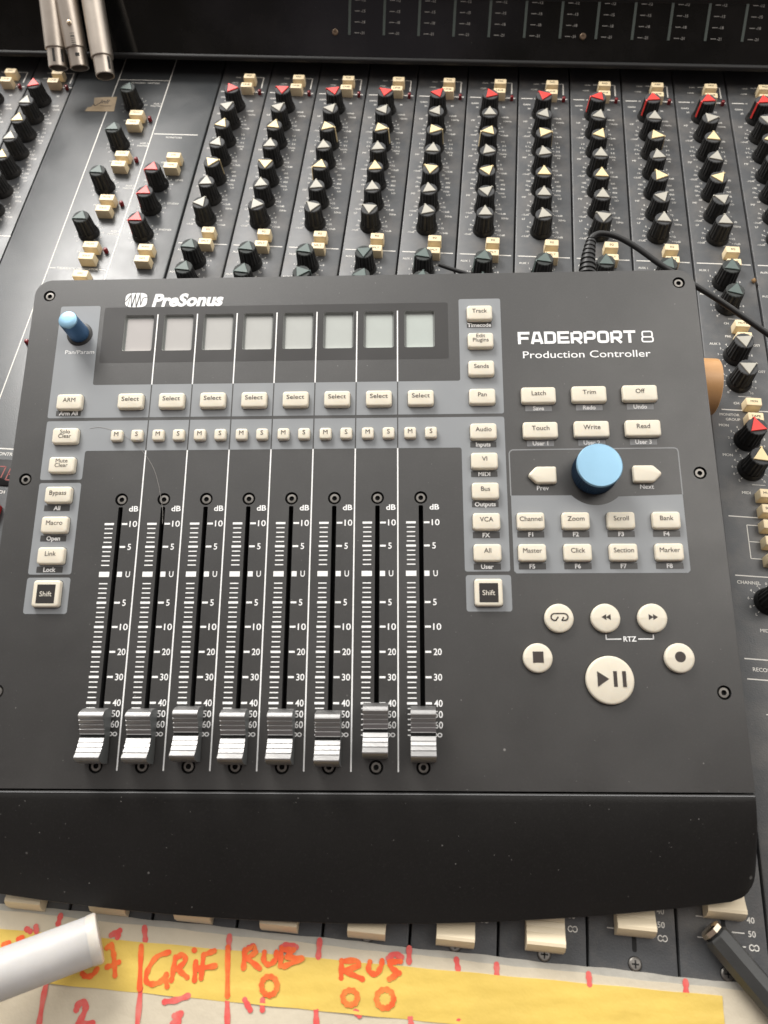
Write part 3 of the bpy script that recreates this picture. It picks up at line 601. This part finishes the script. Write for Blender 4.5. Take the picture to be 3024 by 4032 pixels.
def arcp(path, r):                              # (x, y, round?) corners
    out = []; n = len(path)
    for i, (x, y, k) in enumerate(path):
        if not k: out.append((x, y)); continue
        p = Vector((x, y)); a = (Vector(path[i-1][:2]) - p).normalized()*r; c = (Vector(path[(i+1) % n][:2]) - p).normalized()*r
        for t in range(7):
            t /= 6; q = (p+a)*(1-t)**2 + p*2*t*(1-t) + (p+c)*t*t; out.append((q.x, q.y))
    return out
def wide_letters(x, y, s, H, Wd, t, gap):
    for ch in s:
        h, w = H - t/2, Wd - t/2; l, o = t/2, t/2; mid = H*.47
        A = lambda pts, closed=False: bar(b, [(x+px, y+py) for px, py in pts], t, closed)
        if ch == 'F': A([(l, 0), (l, h), (Wd, h)]); A([(l+t/2, mid), (Wd*.9, mid)])
        if ch == 'E': A([(Wd, h), (l, h), (l, o), (Wd, o)]); A([(l+t/2, mid), (Wd*.93, mid)])
        if ch == 'A': A([(l*.7, 0), (Wd*.33, h), (Wd*.67, h), (Wd-l*.7, 0)]); A([(Wd*.24, H*.27), (Wd*.76, H*.27)])
        if ch == 'D': A(arcp([(l, o, 0), (w, o, 1), (w, h, 1), (l, h, 0)], 1.3), True)
        if ch == 'O': A(arcp([(l, o, 1), (w, o, 1), (w, h, 1), (l, h, 1)], 1.3), True)
        if ch in 'PR': A([(l, 0), (l, h)]); A([(l+t/2, h)] + arcp([(l, h, 0), (w, h, 1), (w, mid-.5, 1), (l, mid-.5, 0)], 1.1)[1:-1] + [(l+t/2, mid-.5)])
        if ch == 'R': A([(Wd*.52, mid-.9), (Wd*.97-t*.3, 0)])
        if ch == 'T': A([(0, h), (Wd, h)]); A([(Wd/2, H-t), (Wd/2, 0)])
        x += Wd + gap
wide_letters(198.7, -18.9, 'FADERPORT', 6.6, 5.75, 1.42, .64)
b.build('product_title', ['white'], ctrl, smooth_angle=0)
b = MB()
for y0, y1, dx in ((-18.45, -15.9, 0), (-15.9, -13.0, .25)): bar(b, arcp([(258.6+dx, y0, 1), (263.8-dx, y0, 1), (263.8-dx, y1, 1), (258.6+dx, y1, 1)], 1.0), .75, True)
b.build('model_number', ['white'], ctrl, smooth_angle=0)
b = MB()
b.text('Production Controller', 231.4, -26.4, 3.6, Z2, 0, width=61.2, bold=.004, valign='b')
b.build('product_subtitle', ['white'], ctrl, smooth_angle=0)

# palm rest
b = MB(); xs = [UL + (UR-UL)*i/60 for i in range(61)]
xs = sorted(set(xs + [UL+.3, UL+1, UL+2.2, UL+4, UR-.3, UR-1, UR-2.2, UR-4, UR-6.5]))
def front(u):
    f = 276.6 - .00042*(u-124)**2
    e = min(u-UL, UR-u); r = 11
    return f - (r - math.sqrt(max(0, r*r - (r-e)**2)) if e < r else 0)
NS = 14; rows = []
for j in range(NS+1):
    t = j/NS; rows.append([(u, -(225.3 + (front(u)-225.3)*t), -.15 - .6*t - 8.2*t**1.9) for u in xs])
rows.append([(u, -front(u)-.25, -9.5) for u in xs]); rows.append([(u, -front(u)-.1, -10.2) for u in xs]); rows.append([(u, -front(u)+1.5, -11.5) for u in xs]); rows.append([(u, -225, -13) for u in xs])
b.loft([[(u, -224.7, -4) for u in xs], [(u, -225.0, -.3) for u in xs]] + rows, 0, False, False, closed=False)
b.line((UL+2.5, -225.55), (UR-.2, -225.55), .35, .02, 1)  # edge highlight along the crease, painted as a pale line
for x in (UL, UR): b.face([(x, -224.7, -4), (x, -225.3, -.2), (x, -front(x), -9.5), (x, -front(x), -12), (x, -224.7, -13)], 0)
b.build('palm_rest', ['palm', 'panel_line'], ctrl, smooth_angle=40)

# screws
b = MB(); b.lathe([(2.35, -2), (2.35, -.9), (2.05, -.45), (1.15, -.4)], 24, cap0=False, cap1=False); b.lathe([(1.15, -.4), (1.1, -1.6)], 6, m=1, cap0=False); HS = b.mesh('hex_screw', ['screw', 'gap'], 30)
for i, (u, v) in enumerate(SCREWS): put('hex_screw', HS, ctrl, (u, -v, 0), i*.7)

# screens
def screen_mesh():
    b = MB(); o = rr(0, 0, 14.9, 19.8, 1.1); i_ = rr(0, .1, 14.2, 18.9, .9); a = len(o)
    for j in range(a):
        k = (j+1) % a; my = (o[j][1]+o[k][1])/2
        b.face([(*o[j], 0), (*o[k], 0), (*i_[k], -1.5), (*i_[j], -1.5)], 2 if my < -9.2 else 1)  # lower wall coloured pale for the light it catches
    b.sheet(i_, -1.5, 1); b.sheet(rr(.15, .35, 13.1, 17.6, .5), -1.45, 0)
    return b.mesh('channel_screen', ['lcd', 'lcd_edge', 'lit_edge'], 0)
for i, u in enumerate(DU):
    sm = screen_mesh(); sm.materials[0] = M['lcd%d' % i]; put('channel_screen', sm, ctrl, (u, -9.75, 0))

# buttons
def btn_mesh(name, outl, h, txt=None, th=2.1, dv=.9, tw=None, face=None, tm=1, lines=1.0, icon=None, dome=0.0):
    b = MB(); c = Vector((sum(p[0] for p in outl)/len(outl), sum(p[1] for p in outl)/len(outl))); ext = max(abs(p[0]-c.x) for p in outl)
    def ring(i, z):
        res = []
        for x, y in outl:
            d = Vector((x, y)) - c; dx = max(0, abs(d.x)-i)*math.copysign(1, d.x); dy = max(0, abs(d.y)-i)*math.copysign(1, d.y)
            res.append((c.x+dx, c.y+dy, z))
        return res
    b.loft([[(x*1.03, y*1.04, .04) for x, y in outl], [(x*1.03, y*1.04, .06) for x, y in outl]], 2, False, True)
    b.loft([ring(0, .06), ring(0, h-.8), ring(.1, h-.4), ring(.35, h-.1), ring(.8, h)] + ([ring(ext*.45, h+dome)] if dome else []), 0, False, True)
    hz = h + dome + .05
    if face: b.sheet(rr(0, -dv*0+.2, *face, .2, 2), hz, 3)
    if txt: b.text(txt, 0, dv, th, hz+.05, tm, width=tw, bold=.004, line=lines)
    if icon: icon(b, hz)
    return b.mesh(name, ['button', 'btext', 'gap', 'shift_face', 'shift_text'], 40)
O1 = rr(0, 0, 12.4, 7.9, 1.3); O2 = rr(0, 0, 5.6, 5.7, 1.1); O3 = rr(0, 0, 16.2, 8.1, 1.2); O4 = rr(0, 0, 12.4, 12.2, 1.3)
H_ = 2.7
me = btn_mesh('select_button', O1, H_, 'Select', 2.1, 1.0, 8.5)
for u in FU: put('select_button', me, ctrl, (u + .5, -47.4, 0))
mm_ = btn_mesh('mute_button', O2, H_-.3, 'M', 2.2, .6); sm_ = btn_mesh('solo_button', O2, H_-.3, 'S', 2.2, .6)
for k in range(8): put('mute_button', mm_, ctrl, (5.9+20*k, -65, 0)); put('solo_button', sm_, ctrl, (15.7+20*k, -65, 0))
def one(name, txt, u, v, o=O1, **k):
    q = put(name, btn_mesh(name, o, H_, txt, **k), ctrl, (u, -v, 0))
    if txt: q['label'] = ('cream framed dark button lettered ' if name == 'shift_button' else 'cream plastic button lettered ') + txt.replace('\n', ' ')
    return q
for s, v in (('ARM', 47.5), ('Bypass', 94.4), ('Macro', 108.9), ('Link', 123.5)): one('mode_button', s, -18.8, v)
for s, v in (('Solo\nClear', 65), ('Mute\nClear', 79.7)): one('mode_button', s, -18.8, v, th=1.95, lines=.78)
for s, v in (('Track', 2.7), ('Sends', 32.4), ('Pan', 47.1), ('Audio', 64.8), ('VI', 79.4), ('Bus', 94), ('VCA', 108.5), ('All', 123)): one('mode_button', s, 180.3, v)
one('mode_button', 'Edit\nPlugins', 180.4, 17.6, th=1.95, lines=.8)
for u in (-18.8, 180.2): one('shift_button', 'Shift', u, 141.0, o=O4, face=(8.4, 8.6), tm=4, dv=-.2, th=2.2)
for j, (v, ss) in enumerate(((46.8, ('Latch', 'Trim', 'Off')), (64.5, ('Touch', 'Write', 'Read')))):
    for i, s in enumerate(ss): one('automation_button', s, 206.9 + 23.8*i, v - .25*i, o=O3, th=2.2)
for j, (v, ss) in enumerate(((108.4, ('Channel', 'Zoom', 'Scroll', 'Bank')), (123.1, ('Master', 'Click', 'Section', 'Marker')))):
    for i, s in enumerate(ss): one('function_button', s, 200.3 + 20.25*i, v, th=2.1, tw=10.2 if s in ('Channel',) else None)
ar = rounded([(4.2, -4), (6.6, -.0), (4.2, 4), (-6.2, 4), (-6.2, -4)], .9, 3); ar = rounded([(-6.2, 4), (3.0, 4), (6.4, .6), (6.4, -.6), (3.0, -4), (-6.2, -4)], .9, 3)
one('arrow_button', None, 254.4, 86.3, o=ar); one('arrow_button', None, 206.9, 86.5, o=[(-x, y) for x, y in reversed(ar)])
def tri(b, z, x, y, s, d): b.face([(x-d*s*.5, y-s*.62, z), (x+d*s*.5, y, z), (x-d*s*.5, y+s*.62, z)], 1)
def i_rew(b, z): tri(b, z, -1.0, .3, 2.1, -1); tri(b, z, .9, .3, 2.1, -1)
def i_ff(b, z): tri(b, z, -.9, .3, 2.1, 1); tri(b, z, 1.0, .3, 2.1, 1)
def i_stop(b, z): b.rect(-2.3, -2.1, 2.3, 2.7, z, 1)
def i_rec(b, z): b.sheet(circ(0, -.4, 2.3, 28), z, 1)
def i_play(b, z):
    b.face([(-5.6, -2.9, z), (-.6, .4, z), (-5.6, 3.7, z)], 1); b.rect(1.2, -2.9, 2.8, 3.7, z, 1); b.rect(5.0, -2.9, 6.6, 3.7, z, 1)
def i_loop(b, z):
    pts = [(-1.4, -1.1)] + [(-2.2-1.5*math.sin(R(a)), .4-1.5*math.cos(R(a))) for a in range(0, 181, 30)] + [(2.2+1.5*math.sin(R(a)), .4+1.5*math.cos(R(a))) for a in range(0, 181, 30)] + [(.9, -1.1)]
    for p, q in zip(pts, pts[1:]): b.line(p, q, .62, z, 1)
    b.line((-1.7, -1.2), (-.5, .5), .62, z, 1); b.line((.9, -1.2), (1.9, .4), .62, z, 1)
for u, v, r, ic in ((210.6, 152.4, 6.35, i_loop), (230.8, 152.4, 6.35, i_rew), (251.1, 152.4, 6.35, i_ff), (200.5, 169.6, 6.35, i_stop), (261.1, 169.6, 6.35, i_rec), (230.8, 178.9, 10.25, i_play)):
    q = put('transport_button', btn_mesh('transport_button', circ(0, 0, r, 40), 2.3, icon=ic, dome=.35), ctrl, (u, -v, 0))
    q['label'] = 'round cream button marked with ' + {i_loop: 'a loop', i_rew: 'two left arrows', i_ff: 'two right arrows', i_stop: 'a square', i_rec: 'a dot', i_play: 'play and pause signs'}[ic]

# knobs
b = MB(); kn = [1.0, .972]
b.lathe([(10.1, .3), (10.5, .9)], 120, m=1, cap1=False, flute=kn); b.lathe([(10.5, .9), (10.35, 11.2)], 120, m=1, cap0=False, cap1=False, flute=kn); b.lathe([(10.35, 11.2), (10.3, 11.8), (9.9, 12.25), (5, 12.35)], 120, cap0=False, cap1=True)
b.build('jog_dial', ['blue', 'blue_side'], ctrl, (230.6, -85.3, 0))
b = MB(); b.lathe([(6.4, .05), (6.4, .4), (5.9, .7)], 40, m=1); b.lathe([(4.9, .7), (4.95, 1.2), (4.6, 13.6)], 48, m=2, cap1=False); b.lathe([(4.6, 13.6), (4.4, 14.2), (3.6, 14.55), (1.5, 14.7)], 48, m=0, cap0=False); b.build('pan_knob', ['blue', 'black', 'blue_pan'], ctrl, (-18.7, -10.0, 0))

# motor fader caps
prof = [(11.6, .8), (11.5, 4.5), (10.9, 7.6), (9.8, 9.8), (8.6, 10.9), (8.1, 11.0)]
prof += [(6.7, 9.65), (6.35, 9.95), (4.85, 8.6), (4.5, 8.9), (3.0, 7.75), (2.65, 8.05), (1.0, 7.1), (.75, 7.15), (.7, 6.3), (-.7, 6.3), (-.75, 7.0), (-2.5, 7.75), (-2.75, 7.5), (-4.3, 8.5), (-4.6, 8.25), (-6.2, 9.6), (-6.5, 9.35), (-8.4, 11.3), (-8.9, 11.2), (-9.9, 9.8), (-10.8, 7.0), (-11.3, 3.5), (-11.4, .8)]
b = MB(); w2 = 5.25
b.loft([[(-w2, y, z) for y, z in prof], [(w2, y, z) for y, z in prof]], 0, False, False)
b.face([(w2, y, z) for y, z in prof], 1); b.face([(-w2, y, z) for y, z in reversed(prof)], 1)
b.rect(-w2-.02, -.69, w2+.02, .69, 6.34, 2)
b.box(-.6, -3, -8, .6, 3, 1.2, 2)
FM = b.mesh('fader_cap', ['silver', 'silver_side', 'gap'], 20)
for k, v in enumerate((202.6, 202.7, 201.7, 202.7, 202.7, 203.3, 200.1, 201.5)): put('fader_cap', FM, ctrl, (FU[k], -v, 0))
# ------------------------------------------------------------------ loose things lying on the console and the controller
def lying(name, mats, b, loc, label, cat, group=None, ang=35, sub=None):
    o = b.build(name, mats, None, (0, 0, 0), smooth_angle=ang); o.location = loc
    return tag(o, label, cat, group)
def rel(u, v, ua, va): return (u - ua, -(v - va))
ua, va = 160, 540
def wavy(u, s): return .35*math.sin(u*.11+s) + .2*math.sin(u*.37+s*2)
# white tape, two layers
b = MB(); b.flat = (2,)
us = [-90 + 4*i for i in range(131)]
def tape(b, top, bot, z, m, th=.12):
    t_ = [rel(u, top(u), ua, va) for u in us]; o_ = [rel(u, bot(u), ua, va) for u in us]
    N = 10
    rows = [[(t[0], t[1], 0) for t in t_]]
    for j in range(N+1): rows.append([(t[0], t[1]+(q[1]-t[1])*j/N, z + .10*math.sin(t[0]*.16+j*1.9) + .07*math.sin(t[0]*.05-j)) for t, q in zip(t_, o_)])
    b.loft(rows, m, False, False, closed=False)
tape(b, lambda u: 525.0 + wavy(u, 0)*.6, lambda u: 640, .35, 1)
tape(b, lambda u: 527.6 + wavy(u, 2)*.5, lambda u: 640, .62, 0)
for s in WHT: b.ribbon([rel(u, v, ua, va) for u, v in s], 2.5 if len(s) < 4 else 2.8, .84, 2)
lying('tape_strip', ['white_tape', 'tape_under', 'ink_pink'], b, W(ua, va, .05), 'off white tape with faded red marker strokes across the console front edge', 'tape')
# yellow tape
b = MB(); b.flat = (1,); us = [-90 + 4*i for i in range(101)] + [312.4]
tape(b, lambda u: 534.6 - .0145*(u-9) + .12*math.sin(u*.2), lambda u: 552.4 - .0128*(u-36) - (0 if u < 250 else .02*(u-250)) + .1*math.sin(u*.3), .95, 0)
for s in YEL: b.ribbon([rel(u, v, ua, va) for u, v in s], 2.35, 1.16, 1)
lying('tape_strip', ['yellow', 'ink_orange'], b, W(ua, va, .05), 'yellow tape lettered GRiF and RUB in orange marker', 'tape')
# masking tape scrap
b = MB(); q = [(-92, -5.4), (-84, -6.4), (-74.8, -6.9), (-74.1, 0), (-73.1, 9), (-82, 9.4), (-95.2, 9.6), (-94.2, 5.5), (-91.4, 4.6), (-90.6, 1)]
p = [rel(u, v, -84, 2) for u, v in q]
b.loft([[(x, y, 0) for x, y in reversed(p)][::-1], [(x, y, .16) for x, y in p]], 0)
b.ribbon([(-6.5, .5), (-5, -1.6), (-2, 1.5)], .9, .22, 1); b.text('inli', 1, 3.4, 4.0, .2, 1, shear=.2, bold=.02); b.ribbon([(-1, -1.2), (3, -1.6), (7, -1.2)], .5, .22, 1)
lying('tape_scrap', ['masking', 'btext'], b, W(-84, 2, .06), 'small brown scrap of masking tape with smudged writing beside the upper knobs', 'tape scrap')
# roll of tape under the controller edge
b = MB(); r0, r1, l = 15.4, 9.5, 22
b.lathe([(r1, 0), (r0-.3, 0), (r0, .3), (r0, l-.3), (r0-.3, l), (r1, l), (r1, 0)], 56, cap0=False, cap1=False)
o = b.build('tape_roll', ['tan'], None, smooth_angle=35); tag(o, 'tan roll of tape standing on its rim under the right edge of the controller', 'tape roll')
o.matrix_world = Matrix.Translation(W(309, 241.5, r0 + .1)) @ Matrix.Rotation(R(90), 4, 'Y')
# white tube, lower left
def lathe_thing(name, mats, prof_m, a, bdir, label, cat, n=40, group=None, flute=None):
    b = MB()
    for prof, m in prof_m: b.lathe(prof, n, m=m, cap0=True, cap1=True, flute=flute)
    o = b.build(name, mats, None, smooth_angle=35); tag(o, label, cat, group)
    z = (Vector(bdir) - Vector(a)).normalized(); o.matrix_world = Matrix.Translation(a) @ z.to_track_quat('Z', 'Y').to_matrix().to_4x4(); return o
lathe_thing('plastic_tube', ['tube', 'tube_rim'], [([(9.5, 4.4), (9.45, 30), (9.4, 110)], 0), ([(9.0, 0), (9.6, .3), (9.9, .9), (9.75, 3.2), (9.55, 4.4)], 1)], W(57.6, 532.8, 11.2), W(25.3, 548.3, 22.5), 'white plastic tube with a flared rim lying on the yellow tape', 'tube')
# pen, lower right
o = lathe_thing('black_pen', ['pen', 'tip', 'gap'], [([(5.0, 3.4), (5.6, 4.4), (5.8, 90)], 0), ([(3.6, .0), (4.6, .35), (4.7, 2.2), (4.4, 2.3)], 1), ([(4.2, 2.0), (4.2, 3.6)], 2)], W(307.2, 506.0, 7.2), W(326.0, 526.2, 7.2), 'black faceted pen with a shiny metal ring at its end', 'pen', n=8)
# silver cable connectors hanging from the meter bridge, upper left
XL = (((-110.5, -6.4, 22), (-114.5, -41.8, 50), 'leftmost silver cable connector, its slotted collar half behind the middle one'),
      ((-94.5, -6.9, 22), (-102.0, -40.6, 50), 'middle silver cable connector with a small screw and a latch tab'),
      ((-73.3, 1.3, 22), (-83.1, -41.1, 50), 'rightmost silver cable connector, its open end hanging lowest'))
for i, (a, c, label) in enumerate(XL):
    a, c = W(*a), W(*c)
    rot = Matrix.Translation(a) @ (c - a).normalized().to_track_quat('Z', 'Y').to_matrix().to_4x4()
    e = empty('cable_connector', rot, label, 'connector', 'silver cable connectors hanging from the meter bridge')
    b = MB(); b.lathe([(5.8, 12.2), (7.4, 12.2), (7.7, 12.7), (7.8, 40), (7.8, 95)], 40, cap0=False); b.build('barrel', ['nickel'], e, smooth_angle=30)
    b = MB(); b.lathe([(5.8, 6), (5.8, .2), (6.3, 0), (6.6, .5), (6.65, 14)], 40, m=0, cap0=False, cap1=False); b.lathe([(5.3, 5), (5.2, 6)], 40, m=1)
    # towards the camera side: the sector of the collar facing it
    loc_cam = rot.inverted() @ cam.matrix_world.translation; ph = math.atan2(loc_cam.y, loc_cam.x)
    def curved(b, phi, dphi, z0, z1, r, m):
        b.loft([[(r*math.cos(phi+dphi*(t/4-.5)), r*math.sin(phi+dphi*(t/4-.5)), z) for t in range(5)] for z in (z0, z1)], m, False, False, closed=False)
    for dp in ((-.35, .55) if i == 0 else ((.0,) if i == 1 else (.62,))):
        curved(b, ph + dp, .26 if i != 1 else .42, 6.0 if i == 1 else 2.6, 8.2 if i == 1 else 11.2, 6.75, 1)
    b.build('collar', ['nickel', 'nickel_dark'], e, smooth_angle=30)
    if i == 1:
        pr = ph - .12
        b = MB()
        for q, zz in enumerate((13.2, 14.6, 15.8, 17.0, 19.0)): curved(b, pr, .34, zz, zz + (.75 if q < 4 else 1.0), 8.2, 0)
        curved(b, pr, .36, 12.8, 20.6, 7.95, 1); b.build('latch', ['nickel', 'screw'], e, smooth_angle=30)
        b = MB(); b.lathe([(1.7, 0), (1.7, .5), (1.1, .95), (.5, 1.0), (.4, .5)], 18, m=0); sc_ = b.build('set_screw', ['tip'], e, smooth_angle=30)
        d = Vector((math.cos(pr-.05), math.sin(pr-.05), 0)); sc_.matrix_local = Matrix.Translation(Vector((d.x*7.65*S, d.y*7.65*S, 27*S))) @ d.to_track_quat('Z', 'Y').to_matrix().to_4x4()
# power cord with ribbed boot plugged into the back of the controller
def world_tube(name, pts, r, mats, n=12, k=10):
    P = smooth(pts, k); b = MB(); org = P[0].copy()
    if isinstance(r, list): rs = r
    else: rs = r
    b.tube([tuple((p - org)/S) for p in P], rs, n, 0); o = b.build(name, mats, None); o.location = org; return o
cz = -19
e = empty('power_cord', Matrix.Translation(CW(239, -20.7, cz)), 'black cord with a ribbed plug boot curving out behind the controller', 'cord')
def child(o):
    mw = o.matrix_world.copy(); o.parent = e; o.matrix_parent_inverse = Matrix.Identity(4); o.location = o.location - e.location; return o
pts = [CW(u, v, z) for u, v, z in ((242.4, -49, cz), (243.6, -53.5, cz), (248.5, -55.8, cz), (257, -53.5, cz), (267, -46.5, cz), (279, -35.5, cz), (292, -26.5, cz-1), (307, -16.8, cz-3), (329, -.5, cz-6), (352, 16, cz-10), (380, 34, cz-14))]
child(world_tube('cord', pts, 1.55, ['rubber']))
bpts = [CW(238.6, -20.7, cz), CW(239.2, -27, cz), CW(239.8, -33, cz), CW(240.6, -40, cz), CW(241.8, -46.5, cz), CW(243.2, -52, cz)]
P = smooth(bpts, 12); L_ = len(P); rad = []
for i in range(L_):
    t = i/(L_-1); base = 4.9 - 2.3*max(0, (t-.3))/.7 if t > .3 else 4.9
    rad.append(base*(1.0 if (i % 5) < 3 else .84))
child(world_tube('ribbed_boot', bpts, rad, ['rubber'], 16, 12))
o = world_tube('thin_cable', [CW(161.6, -35.9, -15), CW(166, -34, -15), CW(170.5, -32.2, -15), CW(177.5, -29.8, -15.5), CW(186, -26, -17), CW(192, -20.5, -18)], 1.05, ['rubber'])
tag(o, 'short loose end of thin black cable sticking out behind the controller', 'cable')
# crumb and hair
b = MB(); rng = random.Random(5)
b.lathe([(.9, 0), (1.6, .8), (1.3, 1.8), (.4, 2.4)], 9, flute=[1, .7, 1.15, .85, 1.1, .8, .95, 1.2, .7])
lying('crumb', ['crumb'], b, W(368.5, 149.5, .1), 'tiny brown crumb in the gap between two channel strips', 'crumb')
hp = [(-8.0, 60.5), (-3, 60.0), (4, 62), (12, 66.5), (19, 73), (24.5, 81), (27.5, 89), (29.3, 96), (30.6, 102), (31.0, 108)]
o = world_tube('hair_strand', [CW(u, v, .16) for u, v in hp], .075, ['hair'], 5); tag(o, 'fine pale hair curving over the controller near its left screws', 'hair')
bpy.data.objects.remove(_fo)
